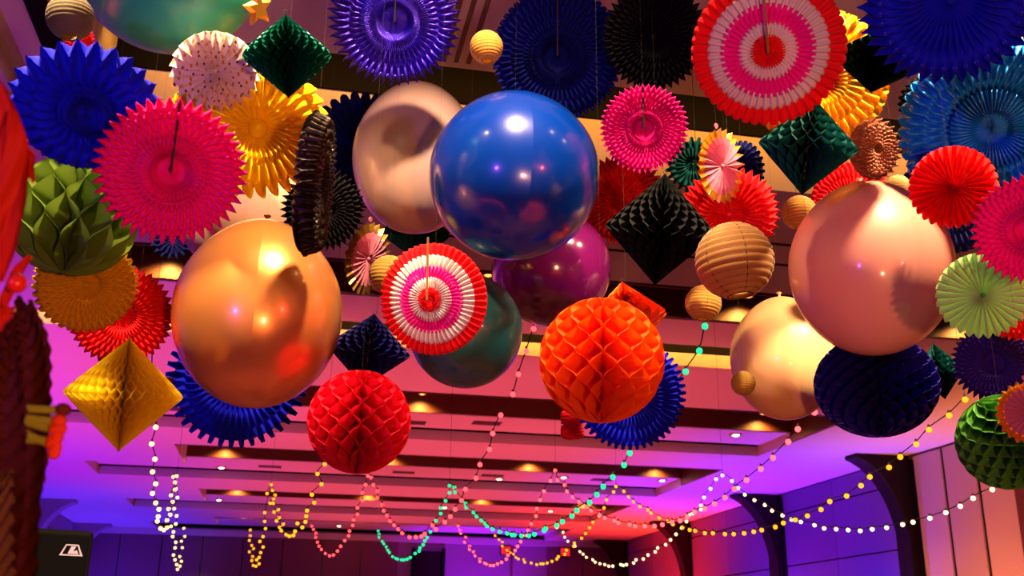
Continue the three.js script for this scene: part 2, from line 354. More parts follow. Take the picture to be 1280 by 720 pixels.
// --- left cluster
fan('large royal blue tissue fan with pointed petals, above the green honeycomb ball', 108, 135, 84, 3.7, T.blue, { N: 26, rows: 1, hub: 0.36, inner: 0.36, tooth: 0.16, cut: 0.6, seam: false }, { tilt: 0.5 });
fan('large hot pink tissue fan with rows of small petals beside the gold balloon', 214, 213, 87, 3.6, T.hotpink, { N: 44, rows: 6, inner: 0.5, dish: 0.03, tooth: 0.13, cut: 0.82, seam: true }, { tilt: 0.1 });
fan('ochre yellow scalloped tissue fan under the green honeycomb ball', 108, 356, 58, 4.5, T.ochre, { N: 36, rows: 5, tooth: 0.09, shape: 'square', cut: 0.85 }, { tilt: 0.25, yaw: 0.15 });
fan('red tissue fan half hidden by the ochre fan and yellow diamond', 152, 394, 60, 4.85, T.red, { N: 40, rows: 5, tooth: 0.13, cut: 0.84 }, { tilt: 0.1 });
fan('small dark red tissue fan seen nearly edge on below a dim lantern', 97, 58, 24, 4.4, T.red, { N: 22, rows: 3, depth: 0.05, tooth: 0.12 }, { yaw: 1.15 });
fan('bright yellow ruffled tissue fan behind the polka dot fan', 322, 160, 84, 4.6, T.yellow, { N: 32, rows: 2, tooth: 0.12, shape: 'round', cut: 0.7, hub: 0.27, depth: 0.09, hubR: 0.15 }, { tilt: 0.2, yaw: 0.2 });
fan('dim ochre yellow tissue fan tucked behind the polka dot fan', 262, 138, 44, 5.2, T.ochre, { N: 30, rows: 3, tooth: 0.1, shape: 'round' }, { tilt: 0.9 });
fan('black tissue fan turned edge on beside the pearl balloon', 391, 230, 90, 4.0, foil(C(0.02, 0.012, 0.010), { roughness: 0.42 }), { N: 44, rows: 5, tooth: 0.1, depth: 0.07 }, { yaw: 1.42 });
fan('navy tissue fan behind the pearl balloon and a black fan', 453, 185, 68, 6.7, T.royal, { N: 30, rows: 2, tooth: 0.12, shape: 'round', cut: 0.86 }, {});
fan('black spiky tissue fan overlapping a navy fan beside the pearl balloon', 404, 262, 52, 5.3, T.black, { N: 38, rows: 4, tooth: 0.16, cut: 0.84 }, {});
fan('violet blue foil fan with long pointed spikes above the pearl balloon', 493, 24, 82, 5.3, foil(C(0.10, 0.04, 0.85), { roughness: 0.35, metalness: 0.55 }), { N: 46, rows: 3, inner: 0.52, innerRows: 1, tooth: 0.2, cut: 0.72, hub: 0.3, seam: true }, { tilt: 0.15 });
fan('royal blue tissue fan showing below the gold balloon', 297, 474, 83, 5.3, T.blue, { N: 40, rows: 1, tooth: 0.13, shape: 'square', cut: 0.84, hub: 0.45 }, { tilt: 0.1 });
fan('small dark navy tissue fan peeking out under the hot pink fan', 215, 297, 26, 6.1, T.navy, { N: 18, rows: 2, tooth: 0.18, shape: 'square' }, {});
// --- centre
fan('wide navy tissue fan with square notches above the blue balloon', 697, 68, 80, 5.7, T.royal, { N: 54, rows: 4, inner: 0.45, tooth: 0.07, shape: 'round', cut: 0.86, seam: true }, { tilt: 0.1 });
fan('black spiky tissue fan beside the large ring fan', 818, 46, 66, 5.4, T.black, { N: 44, rows: 5, tooth: 0.15, cut: 0.8 }, { tilt: 0.1 });
fan('hot pink tissue fan hanging above the black honeycomb diamond', 805, 160, 54, 4.9, T.hotpink, { N: 46, rows: 6, inner: 0.5, dish: 0.03, tooth: 0.12, cut: 0.84, seam: true }, { tilt: 0.1 });
fan('red tissue fan behind the black diamond, next to the blue balloon', 776, 250, 57, 6.3, T.red, { N: 42, rows: 4, tooth: 0.13 }, { tilt: 0.1 });
fan('red tissue fan with sharp pointed petals behind the large gold lantern', 911, 268, 62, 5.25, T.red, { N: 36, rows: 1, tooth: 0.18, cut: 0.75, hub: 0.3 }, { tilt: 0.3 });
fan('black green tissue fan behind the pink fan with gold edge', 866, 206, 34, 5.7, T.teal, { N: 22, rows: 1, tooth: 0.16, shape: 'square' }, {});
fan('small navy tissue fan behind the pink fan with gold edge', 928, 212, 35, 5.6, T.navy, { N: 26, rows: 1, tooth: 0.16, shape: 'square' }, { yaw: -0.75 });
fan('blue tissue fan with square notches behind the orange honeycomb ball', 786, 492, 70, 5.0, T.blue, { N: 48, rows: 3, tooth: 0.1, shape: 'square', cut: 0.86 }, { tilt: 0.1 });
fan('small red tissue fan seen edge on under the orange honeycomb ball', 713, 531, 19, 5.8, T.red, { N: 20, rows: 3, depth: 0.09, tooth: 0.08 }, { yaw: 1.5 });
// --- right cluster
fan('yellow foil fan with rippled edge behind the teal diamond', 1025, 100, 82, 5.3, foil(C(0.95, 0.50, 0.01), { roughness: 0.35, metalness: 0.5 }), { N: 34, rows: 3, tooth: 0.08, shape: 'round', cut: 0.86, depth: 0.08 }, { yaw: 0.25 });
fan('large violet blue tissue fan with spikes and a ring of punched holes', 1188, 0, 100, 3.8, T.blue, { N: 40, rows: 1, tooth: 0.2, cut: 0.7, hub: 0.3 }, { tilt: 0.25 }, undefined, (disc, R, depth) => {
  for (let k = 0; k < 40; k++) { const a = 2 * Math.PI * (k + 0.5) / 40, h = new THREE.CylinderGeometry(R * 0.021, R * 0.021, 0.003, 10); h.rotateX(Math.PI / 2); part('hole', h, holeM, disc, null, [R * 0.74 * Math.cos(a), R * 0.74 * Math.sin(a), depth * 0.62]); }
});
fan('bright sky blue tissue fan with wavy petals and a round dome hub', 1240, 158, 100, 4.9, M(C(0.01, 0.32, 0.95), { roughness: 0.38, metalness: 0.3 }), { N: 44, rows: 3, inner: 0.44, innerN: 52, innerRows: 0, tooth: 0.16, shape: 'round', cut: 0.75, hub: 0.4, depth: 0.12, hubR: 0.17, hubMat: T.blue }, { tilt: 0.15 });
fan('hot pink tissue fan with small petals overlapping the mint green fan', 1288, 285, 62, 3.85, T.hotpink, { N: 40, rows: 6, inner: 0.5, dish: 0.03, tooth: 0.13, cut: 0.84 }, { tilt: 0.1 });
fan('black tissue fan tucked behind the sky blue fan', 1158, 128, 32, 5.4, T.black, { N: 26, rows: 3, tooth: 0.14 }, {});
fan('red tissue fan low behind the mint green fan', 1272, 378, 44, 4.7, T.red, { N: 36, rows: 4, tooth: 0.1 }, {});
fan('dark violet tissue fan above the dark green honeycomb ball', 1243, 453, 46, 4.85, tissue(C(0.04, 0.012, 0.26)), { N: 40, rows: 4, tooth: 0.14 }, { tilt: 0.1 });
fan('large dark navy tissue fan behind the bright red paper fan', 1188, 252, 60, 5.65, T.navy, { N: 44, rows: 3, tooth: 0.04, shape: 'round' }, {});
fan('red tissue fan showing above the pink balloon', 1063, 250, 45, 5.8, T.red, { N: 40, rows: 3, tooth: 0.04, shape: 'round', cut: 0.9 }, {});

// layered ring fans
ringFan('large ring fan in red, white and hot pink beside the teal diamond', 960, 62, 90, 4.0, [
  [1, 0.3, T.red, 'red_ring', 48, 0.035, 'round', 0], [0.785, 0.3, T.white, 'white_ring', 48, 0.035, 'round', 0], [0.635, 0.2, T.hotpink, 'pink_ring', 48, 0.06, 'point', 3],
  [0.395, 0.2, T.white, 'white_ring', 40, 0.16, 'point', 2], [0.225, 0, T.red, 'red_centre', 36, 0.06, 'point', 2]], { tilt: 0.15 });
ringFan('tilted ring fan in red, white and pink in front of the dark teal balloon', 542, 374, 70, 4.4, [
  [1, 0.3, T.red, 'red_ring', 52, 0.03, 'round', 0], [0.80, 0.3, T.white, 'white_ring', 52, 0.04, 'round', 0], [0.62, 0.2, T.hotpink, 'pink_ring', 48, 0.06, 'point', 3],
  [0.40, 0.2, T.white, 'white_ring', 44, 0.05, 'round', 0], [0.22, 0, T.red, 'red_centre', 36, 0.02, 'point', 2]], { yaw: -0.35, tilt: 0.05 });

// pleated paper fans
function dotTexture() {
  const c = document.createElement('canvas'); c.width = c.height = 512; const x = c.getContext('2d');
  x.fillStyle = '#ead9d6'; x.fillRect(0, 0, 512, 512);
  for (let k = 0; k < 150; k++) { const a = k * 2.39996, r = 14 * Math.sqrt(k) * 1.42 + 14; x.fillStyle = k % 3 ? '#c08a1c' : '#5a2c10'; x.beginPath(); x.arc(256 + r * Math.cos(a), 256 + r * Math.sin(a), 7, 0, 7); x.fill(); }
  const t = new THREE.CanvasTexture(c); t.colorSpace = THREE.SRGBColorSpace; return t;
}
pinwheel('white pleated paper fan with gold polka dots beside the turquoise balloon', 269, 87, 52, 4.25, M(0xffffff, { map: dotTexture(), roughness: 0.7, transmission: 0.15 }), { N: 24, tooth: 0.09 }, { tilt: 0.45, yaw: 0.1 });
pinwheel('bright red pleated paper fan in front of the sky blue fan', 1191, 233, 48, 4.55, tissue(C(0.95, 0.015, 0.015)), { N: 30, tooth: 0.05, shape: 'round', seg: 4 }, { tilt: 0.2 });
pinwheel('mint green pleated paper fan beside the pink balloon', 1228, 368, 50, 4.05, tissue(C(0.60, 0.88, 0.40)), { N: 30, tooth: 0.05, shape: 'round', seg: 4, hubMat: M(C(0.02, 0.35, 0.05)) }, { tilt: 0.25 });
const goldFoil = foil(C(0.95, 0.5, 0.06), { roughness: 0.28, metalness: 0.85 }), darkFoil = foil(C(0.08, 0.05, 0.015), { roughness: 0.35 });
function edgedFan(label, px, py, pr, d, inner, edge, turn, k = 0.78) {
  return fan(label, px, py, pr, d, edge, { name: 'edged_paper_fan', N: 24, rows: 0, flat: true, seg: 2, nr: 4, hub: 0.02, tooth: 0.14, depth: pr * d / FOCAL * 0.2, hubR: 0.05 }, turn, 'foil edged paper fans', (disc, R, depth) => {
    part('inner_disc', discGeo({ R: R * k, N: 24, rows: 0, flat: true, seg: 2, nr: 4, hub: 0.02, tooth: 0.03, depth: depth * 0.9, amp: 0.5 }), inner, disc, null, [0, 0, depth * 0.22]);
    part('button', new THREE.SphereGeometry(R * 0.06, 10, 8), inner, disc, null, [0, 0, depth * 0.6]);
    part('hanging_tab', new THREE.CylinderGeometry(R * 0.07, R * 0.07, 0.006, 12).rotateX(Math.PI / 2), inner, disc, null, [0, R * 1.06, 0]);
  });
}
edgedFan('narrow pink paper fan with gold foil edge in front of a red fan', 898, 208, 46, 4.9, T.pink, goldFoil, { yaw: 0.95 });
edgedFan('pink paper fan with dark and gold foil edge behind a small gold lantern', 456, 323, 46, 5.5, T.pink, foil(C(0.30, 0.17, 0.03), { roughness: 0.3 }), { yaw: 0.95, tilt: 0.1 }, 0.74);
edgedFan('pink paper fan with gold foil edge overlapping the dark green honeycomb ball', 1287, 516, 37, 3.9, T.pink, goldFoil, { yaw: 0.2 });
fan('small rose gold paper fan with dark stripes below the yellow foil fan', 1091, 187, 36, 4.95, foil(C(0.28, 0.10, 0.06), { roughness: 0.4, metalness: 0.4 }), { N: 22, rows: 8, tooth: 0.16, depth: 0.06, hub: 0.1, hubMat: darkFoil }, { yaw: 0.75 });

// ------------------------------------------------------------------ honeycomb balls and diamonds
// sheets of paper stand around the axis; neighbours touch at alternate heights, which opens diamond cells
function honeycombGeo(profile, N, periods, r0 = 0.12, H = 64) {
  const gs = [], D = 2 * Math.PI / N, K = [r0, 0.55, 1];
  for (let i = 0; i < N; i++) {
    const pos = [], idx = [];
    for (let h = 0; h <= H; h++) {
      const t = h / H, [r, y, f] = profile(t);                // f: position along the axis 0..1, drives the cells
      const w = Math.sin(2 * Math.PI * f * periods - Math.PI / 2);
      const ph = i * D + D * 0.485 * (i % 2 ? -1 : 1) * w;
      for (const k of K) { pos.push(r * k * Math.cos(ph), y, r * k * Math.sin(ph)); }
    }
    const n = K.length;
    for (let h = 0; h < H; h++) for (let k = 0; k < n - 1; k++) { const a = h * n + k; idx.push(a, a + n, a + 1, a + 1, a + n, a + n + 1); }
    const g = new THREE.BufferGeometry(); g.setAttribute('position', new THREE.Float32BufferAttribute(pos, 3)); g.setIndex(idx); g.computeVertexNormals(); gs.push(g);
  }
  return mergeGeometries(gs);
}
const ballProfile = (R, sq = 1, pear = 0) => t => { const a = Math.PI * (0.02 + 0.96 * t); const c = Math.cos(a); return [R * Math.sin(a) * (1 - pear * c), R * sq * c, 0.5 - 0.5 * c]; };
const diamondProfile = (R, Ht, soft = 0.03) => t => { const v = 1 - 2 * t; return [R * Math.max(0.015, (1 - Math.sqrt(v * v + soft * soft)) / (1 - soft)), Ht * v, t]; };
function honeyBall(label, px, py, pr, d, mat, N, periods, o = {}) {
  const p = at(px, py, d), R = pr * d / FOCAL, g = thing('honeycomb_ball', label, 'paper ball', p, 'honeycomb paper balls');
  const q = new THREE.Quaternion().setFromEuler(new THREE.Euler(o.rx || 0, o.ry || 0, o.rz || 0));
  part('honeycomb', honeycombGeo(ballProfile(R, o.sq || 1, o.pear || 0), N, periods, 0.01, 72), mat, g, q);
  for (const s of [-1, 1]) part('end_cap', new THREE.CylinderGeometry(R * 0.05, R * 0.05, 0.004, 12), mat, g, q, V(0, s * R * (o.sq || 1), 0).applyQuaternion(q));
  thread(g, R * (o.sq || 1)); return g;
}
function honeyDiamond(label, px, py, prx, pry, d, mat, N, periods, o = {}) {
  const p = at(px, py, d), k = d / FOCAL, R = prx * k, Ht = pry * k, g = thing('honeycomb_diamond', label, 'paper diamond', p, 'honeycomb paper diamonds');
  const q = new THREE.Quaternion().setFromEuler(new THREE.Euler(o.rx || 0, o.ry || 0, o.rz || 0, 'ZXY'));
  part('honeycomb', honeycombGeo(diamondProfile(R, Ht, o.soft), N, periods, 0.01, 64), mat, g, q);
  part('tie_loop', new THREE.TorusGeometry(0.008, 0.0016, 5, 12), threadM, g, q, V(0, Ht + 0.006, 0).applyQuaternion(q));
  thread(g, V(0, Ht, 0).applyQuaternion(q).y); return g;
}
honeyBall('green honeycomb ball hanging under the royal blue fan', 91, 268, 71, 4.25, tissue(C(0.17, 0.29, 0.035), { transmission: 0.45 }), 24, 3, { pear: 0.10, ry: 0.2 });
honeyBall('red honeycomb ball below the navy diamond', 449, 527, 63.5, 4.25, tissue(C(0.70, 0.006, 0.035), { transmission: 0.42 }), 28, 5, { ry: 0.1 });
honeyBall('orange honeycomb ball in front of a blue fan', 752, 450, 78, 4.3, tissue(C(0.95, 0.135, 0.006), { transmission: 0.45 }), 28, 5, { ry: 0.08, rx: 0.1 });
honeyBall('dark navy honeycomb ball under the pink balloon', 1095, 482, 71, 5.35, foil(C(0.02, 0.012, 0.24), { metalness: 0.3, roughness: 0.4 }), 32, 8, { sq: 0.85 });
honeyBall('dark green honeycomb ball beside the pink fan with gold edge', 1257, 552, 53, 4.4, tissue(C(0.10, 0.36, 0.04), { transmission: 0.4 }), 26, 7, { rz: 0.6 });
honeyDiamond('yellow honeycomb diamond in front of a red fan', 155, 493, 66, 66, 4.2, tissue(C(0.95, 0.80, 0.015), { transmission: 0.45 }), 68, 7, { ry: 0.05, rx: 0.22 });
honeyDiamond('green foil honeycomb diamond beside the polka dot fan', 359, 70, 52, 50, 4.0, foil(C(0.004, 0.20, 0.14), { roughness: 0.3 }), 44, 7, { rz: 0.12, rx: 0.35, soft: 0.1 });
honeyDiamond('black honeycomb diamond between the blue balloon and gold lantern', 825, 287, 68, 69, 4.75, tissue(C(0.008, 0.010, 0.012), { transmission: 0.05 }), 44, 8, { ry: 0.1, rx: 0.38 });
honeyDiamond('teal honeycomb diamond under the large ring fan', 1010, 183, 58, 58, 4.4, tissue(C(0.004, 0.085, 0.085)), 36, 6, { ry: 0.1, rz: -0.02, rx: 0.4 });
honeyDiamond('dark green foil honeycomb diamond in front of the yellow foil fan', 1097, 75, 45, 41, 4.75, foil(C(0.003, 0.07, 0.04), { roughness: 0.35 }), 40, 6, { rz: -0.2, rx: 0.2, soft: 0.1 });
honeyDiamond('dark navy honeycomb diamond between gold balloon and ring fan', 461, 438, 52, 46, 4.8, foil(C(0.012, 0.010, 0.14), { metalness: 0.35, roughness: 0.4 }), 40, 8, { rz: -0.08, rx: 0.25 });
honeyDiamond('small black green honeycomb diamond behind the navy ball', 1174, 464, 27, 33, 5.7, T.teal, 30, 5, { rz: 0.1 });
honeyDiamond('dark teal honeycomb diamond under the pearl balloon', 520, 292, 42, 34, 6.4, T.teal, 32, 6, {});
honeyDiamond('orange honeycomb diamond behind the orange ball', 783, 397, 50, 47, 5.1, foil(C(0.95, 0.13, 0.01), { metalness: 0.4, roughness: 0.35 }), 36, 6, { rz: 0.1 });

// ------------------------------------------------------------------ balloons
function balloonGeo(R, ey, pear) {
  const pts = []; const n = 48;
  for (let i = 0; i <= n; i++) { const a = Math.PI * i / n, c = Math.cos(a), neck = Math.max(0, c); const y = R * ey * c; pts.push(new THREE.Vector2(Math.max(0.0001, R * Math.sin(a) * (1 - pear * neck * neck * 0.9 + pear * 0.12 * Math.max(0, -c) * 0)), y)); }
  return new THREE.LatheGeometry(pts.reverse(), 64);
}
const knotGeo = new THREE.LatheGeometry([[0, -0.012], [0.012, -0.008], [0.009, 0.004], [0.006, 0.010], [0.016, 0.024], [0.012, 0.026], [0, 0.016]].map(a => new THREE.Vector2(...a)), 16);
function balloon(label, px, py, pr, ey, d, mat, pear = 0.15, lean = 0) {
  const p = at(px, py, d), R = pr * d / FOCAL, g = thing('balloon', label, 'balloon', p, 'giant round balloons');
  const q = new THREE.Quaternion().setFromEuler(new THREE.Euler(0, 0, lean)), b = balloonGeo(R, ey, pear); b.computeVertexNormals();
  part('envelope', b, mat, g, q);
  part('knot', knotGeo, mat, g, q, V(0, R * ey + 0.008, 0).applyQuaternion(q));
  thread(g, R * ey + 0.03); return g;
}
balloon('large royal blue balloon in front of the pearl balloon', 643, 220, 106, 1.0, 5.0, latex(C(0.0, 0.034, 0.38), { roughness: 0.25, metalness: 0.1 }), 0.05);
balloon('pearl white balloon behind the royal blue balloon', 520, 196, 78, 1.26, 5.9, latex(C(0.56, 0.38, 0.37), { roughness: 0.3, metalness: 0.2 }), 0.12);
balloon('metallic gold balloon beside the hot pink fan', 323, 390, 101, 1.16, 4.6, latex(C(0.72, 0.28, 0.075), { roughness: 0.3, metalness: 0.55 }), 0.14);
balloon('peach balloon half hidden between the gold balloon and hot pink fan', 316, 262, 88, 1.0, 5.8, latex(C(0.62, 0.36, 0.26), { roughness: 0.45, clearcoat: 0.2 }), 0.05);
balloon('light pink balloon above the navy honeycomb ball', 1088, 334, 94, 1.12, 4.9, latex(C(0.80, 0.35, 0.28), { roughness: 0.4, clearcoat: 0.5 }), 0.12, 0.02);
balloon('cream balloon partly behind the light pink balloon', 980, 447, 64, 1.18, 5.85, latex(C(0.88, 0.53, 0.25), { roughness: 0.4, clearcoat: 0.4 }), 0.12);
balloon('dark purple balloon behind the royal blue balloon and orange ball', 689, 335, 75, 0.98, 5.85, latex(C(0.12, 0.004, 0.10), { roughness: 0.15 }), 0.05);
balloon('dark teal balloon behind the tilted ring fan', 582, 413, 71, 1.02, 5.2, latex(C(0.012, 0.10, 0.13), { roughness: 0.4 }), 0.05);
balloon('turquoise balloon next to the polka dot fan and near the ceiling', 210, -49, 104, 1.0, 4.6, latex(C(0.01, 0.42, 0.30), { roughness: 0.5, clearcoat: 0.3 }), 0.05);

// ------------------------------------------------------------------ paper lanterns
function lantern(label, px, py, pr, d, color, tilt = 0) {
  const p = at(px, py, d), R = pr * d / FOCAL, g = thing('paper_lantern', label, 'paper lantern', p, 'round paper lanterns');
  const q = new THREE.Quaternion().setFromEuler(new THREE.Euler(0.02, 0, tilt)), ribs = 13, n = ribs * 4, a0 = 0.32;
  const out = [];
  for (let i = 0; i <= n; i++) { const t = i / n, a = a0 + (Math.PI - 2 * a0) * t, s = Math.abs(Math.sin(t * ribs * Math.PI)); const r = R * (0.965 + 0.035 * s); out.push(new THREE.Vector2(r * Math.sin(a), -r * Math.cos(a))); }
  const shade = part('shade', new THREE.LatheGeometry(out, 36), M(color, { roughness: 0.8, transmission: 0.35, thickness: 0 }), g, q);
  for (let i = 1; i < ribs; i++) { const a = a0 + (Math.PI - 2 * a0) * i / ribs; part('wire_rib', new THREE.TorusGeometry(R * 0.968 * Math.sin(a), R * 0.006, 4, 30).rotateX(Math.PI / 2), wireM, shade, null, [0, -R * 0.968 * Math.cos(a), 0]); }
  for (let i = 0; i < 6; i++) part('seam', new THREE.TorusGeometry(R * 0.985, R * 0.013, 4, 24, Math.PI - 2 * a0).rotateZ(-Math.PI / 2 + a0).rotateY(i * Math.PI / 3 + 0.4), wireM, shade);
  for (const s of [-1, 1]) part('opening_ring', new THREE.TorusGeometry(R * Math.sin(a0), R * 0.022, 6, 24).rotateX(Math.PI / 2), wireM, shade, null, [0, s * R * 0.965 * Math.cos(a0), 0]);
  thread(g, R * 0.95); return g;
}
const wireM = M(C(0.09, 0.045, 0.01), { roughness: 0.6 });
const paperGold = C(0.62, 0.31, 0.03), paperTan = C(0.42, 0.20, 0.035);
lantern('dim olive paper lantern above the royal blue fan', 88, 22, 26, 4.05, C(0.13, 0.10, 0.03), 0.1);
lantern('small bright gold paper lantern between foil fan and navy fan', 608, 59, 20.5, 5.2, paperGold, 0.1);
lantern('large tan paper lantern beside the black diamond', 918, 326, 48, 4.35, paperTan, 0.12);
lantern('small gold paper lantern just below the large tan lantern', 879, 379, 22.5, 5.2, paperGold, -0.1);
lantern('small gold paper lantern between teal diamond and pink balloon', 999, 266, 21, 5.5, paperGold, 0);
lantern('tiny gold paper lantern in front of the cream balloon', 929, 479, 15, 5.0, C(0.62, 0.36, 0.05), 0);
lantern('tiny dim paper lantern above the pink balloon beside the red fan', 1122, 234, 14.5, 5.6, C(0.35, 0.20, 0.04), 0);
lantern('gold paper lantern peeking out behind the large ring fan', 1036, 34, 20, 5.0, paperGold, 0);
lantern('small gold paper lantern behind the tilted ring fan', 486, 344, 25, 5.2, C(0.55, 0.33, 0.04), -0.1);

// gold foil star beside the turquoise balloon
{
  const p = at(321, 10, 4.3), g = thing('foil_star', 'small crumpled gold foil star between turquoise balloon and foil diamond', 'star ornament', p);
  const s = new THREE.Shape(), R = 0.055; for (let k = 0; k < 10; k++) { const a = Math.PI / 2 + k * Math.PI / 5, r = k % 2 ? R * 0.45 : R; s[k ? 'lineTo' : 'moveTo'](r * Math.cos(a), r * Math.sin(a)); } s.closePath();
  part('star_body', new THREE.ExtrudeGeometry(s, { depth: 0.008, bevelEnabled: true, bevelThickness: 0.014, bevelSize: 0.012, bevelSegments: 1 }), goldFoil, g, facing(p, { yaw: 0.7, spin: 0.3 }));
  thread(g, 0.05);
}

// ------------------------------------------------------------------ strings of small lamps
const lampBulb = new THREE.SphereGeometry(0.0175, 10, 8), lampSocket = new THREE.CylinderGeometry(0.007, 0.008, 0.022, 8);
function lightString(label, color, k, pts, d0, d1, hangers = []) {
  const n = pts.length, P = pts.map(([x, y], i) => at(x, y, d0 + (d1 - d0) * i / (n - 1)));
  const g = thing('string_light', label, 'string lights', P[0], 'strings of small coloured lamps');
  const loc = P.map(p => p.clone().sub(P[0]));
  part('cable', new THREE.TubeGeometry(new THREE.CatmullRomCurve3(loc), n * 3, 0.004, 4), M(C(0.02, 0.03, 0.02)), g);
  const gm = glow(color, k);
  for (const p of loc) { const b = part('bulb', lampBulb, gm, g, null, [p.x, p.y - 0.016, p.z]); part('socket', lampSocket, threadM, b, null, [0, 0.021, 0]); }
  for (const h of [0, ...hangers]) { const p = P[h], L = ceilingY(p.z) - p.y; part('hanger', new THREE.CylinderGeometry(0.0015, 0.0015, L, 4), threadM, g, null, [loc[h].x, loc[h].y + L / 2, loc[h].z]); }
  return g;
}
const bulbWarm = C(1, 0.62, 0.22), bulbAmber = C(1, 0.33, 0.01), bulbRed = C(1, 0.05, 0.06), bulbGreen = C(0.01, 0.85, 0.32), bulbCream = C(1, 0.68, 0.32);
lightString('warm white string lights falling straight past the yellow diamond', bulbWarm, 3.2, [[192, 396], [190, 458], [195, 531], [190, 552], [194, 571], [191, 587], [195, 602], [191, 614], [195, 626], [199, 634], [198, 643], [197, 649], [201, 658], [205, 660], [209, 657], [209, 648], [213, 641], [211, 634], [216, 625], [219, 610], [214, 617], [219, 601], [217, 594], [221, 593], [219, 601], [220, 609], [222, 620], [218, 634], [221, 643], [220, 653], [214, 656], [217, 663], [216, 669], [220, 676], [219, 683], [217, 692], [219, 698], [221, 704], [222, 710], [225, 706], [227, 700], [225, 694], [228, 683], [227, 675], [231, 669], [230, 659]], 7, 15, [23]);
lightString('amber string lights in two swags left of the red honeycomb ball', bulbAmber, 2.3, [[406, 578], [397, 590], [402, 603], [390, 616], [393, 626], [384, 636], [383, 643], [382, 650], [372, 652], [378, 657], [369, 662], [367, 667], [362, 668], [358, 666], [352, 661], [350, 657], [354, 653], [346, 649], [349, 645], [343, 638], [348, 635], [342, 627], [338, 627], [342, 622], [344, 617], [341, 611], [334, 615], [339, 604], [331, 639], [331, 650], [332, 659], [329, 669], [325, 675], [329, 682], [326, 689], [324, 695], [321, 698], [324, 703], [320, 706], [317, 705], [315, 699], [316, 694], [312, 688], [317, 684], [315, 680], [312, 674], [313, 668], [313, 661]], 9, 14, [27]);
lightString('red string lights climbing towards the dark purple balloon', bulbRed, 4, [[667, 408], [658, 436], [648, 465], [641, 490], [626, 516], [616, 539], [612, 559], [600, 578], [595, 595], [582, 609], [577, 623], [569, 634], [563, 643], [556, 650], [545, 659], [541, 654], [531, 665], [527, 668], [520, 669], [512, 669], [503, 664], [498, 659], [493, 654], [488, 649], [484, 642], [480, 636], [478, 629], [472, 620], [472, 612], [467, 604], [464, 595], [460, 593], [457, 604], [453, 614], [453, 624], [447, 633], [447, 641], [442, 648], [441, 655], [437, 662], [436, 668], [431, 674], [426, 681], [422, 687], [417, 692], [412, 693], [407, 690], [402, 685], [399, 681], [397, 676], [395, 670], [395, 665], [392, 660], [390, 656]], 6.4, 14, [31]);
lightString('white red string lights in two wide swags under the blue fan', C(1, 0.07, 0.08), 4.2, [[1018, 512], [997, 533], [985, 549], [966, 569], [951, 583], [933, 597], [918, 608], [906, 619], [893, 627], [881, 633], [868, 637], [859, 643], [850, 648], [840, 650], [828, 653], [818, 655], [806, 655], [794, 655], [787, 653], [773, 651], [768, 648], [756, 645], [750, 641], [739, 636], [733, 631], [724, 625], [716, 619], [709, 612], [706, 604], [697, 598], [694, 586], [688, 599], [680, 612], [675, 623], [671, 634], [670, 643], [664, 653], [660, 661], [657, 667], [651, 675], [647, 681], [644, 686], [635, 692], [633, 697], [627, 701], [622, 703], [617, 705], [613, 705], [608, 703], [606, 702], [600, 700], [600, 697], [594, 693], [592, 688], [587, 685], [587, 681], [581, 676], [582, 670], [576, 665], [575, 661], [573, 656]], 6.2, 14, [30]);
lightString('green string lights sagging behind the blue fan and orange ball', bulbGreen, 1.6, [[881, 404], [874, 435], [857, 461], [826, 510], [800, 540], [787, 563], [780, 578], [766, 593], [754, 605], [746, 615], [737, 625], [721, 635], [715, 642], [703, 649], [696, 654], [682, 658], [680, 660], [668, 665], [661, 667], [652, 667], [643, 666], [640, 666], [634, 664], [625, 662], [616, 659], [609, 655], [607, 652], [602, 648], [596, 643], [592, 638], [583, 632], [582, 627], [569, 613], [568, 607], [562, 605], [562, 614], [557, 624], [551, 633], [551, 640], [545, 649], [541, 655], [538, 663], [534, 670], [531, 674], [529, 679], [525, 683], [524, 687], [519, 690], [513, 695], [509, 697], [505, 698], [502, 698], [497, 697], [495, 696], [491, 694], [487, 689], [485, 686], [483, 682], [480, 678], [478, 675], [474, 670], [474, 666], [473, 662]], 5.4, 14, [34]);
lightString('yellow amber string lights running towards the wall panels', bulbAmber, 2.3, [[1206, 496], [1186, 516], [1161, 534], [1145, 552], [1125, 568], [1111, 581], [1087, 593], [1076, 604], [1058, 617], [1037, 624], [1026, 634], [1009, 642], [994, 647], [979, 651], [969, 656], [952, 660], [942, 662], [930, 664], [917, 665], [906, 665], [891, 664], [881, 664], [869, 661], [862, 660], [853, 657], [841, 653], [835, 649], [824, 645], [814, 639], [810, 635], [800, 631], [792, 625], [786, 619], [780, 612], [770, 606], [767, 613], [758, 623], [755, 633], [749, 643], [741, 651], [737, 658], [732, 665], [727, 671], [718, 677], [717, 681], [708, 686], [706, 691], [698, 694], [696, 697], [690, 700], [684, 702], [679, 703], [676, 703], [671, 704], [664, 702], [656, 701], [655, 698], [648, 697], [645, 695], [642, 691], [638, 689], [634, 686], [628, 681], [628, 676], [624, 673], [619, 668]], 6.4, 15, [34]);
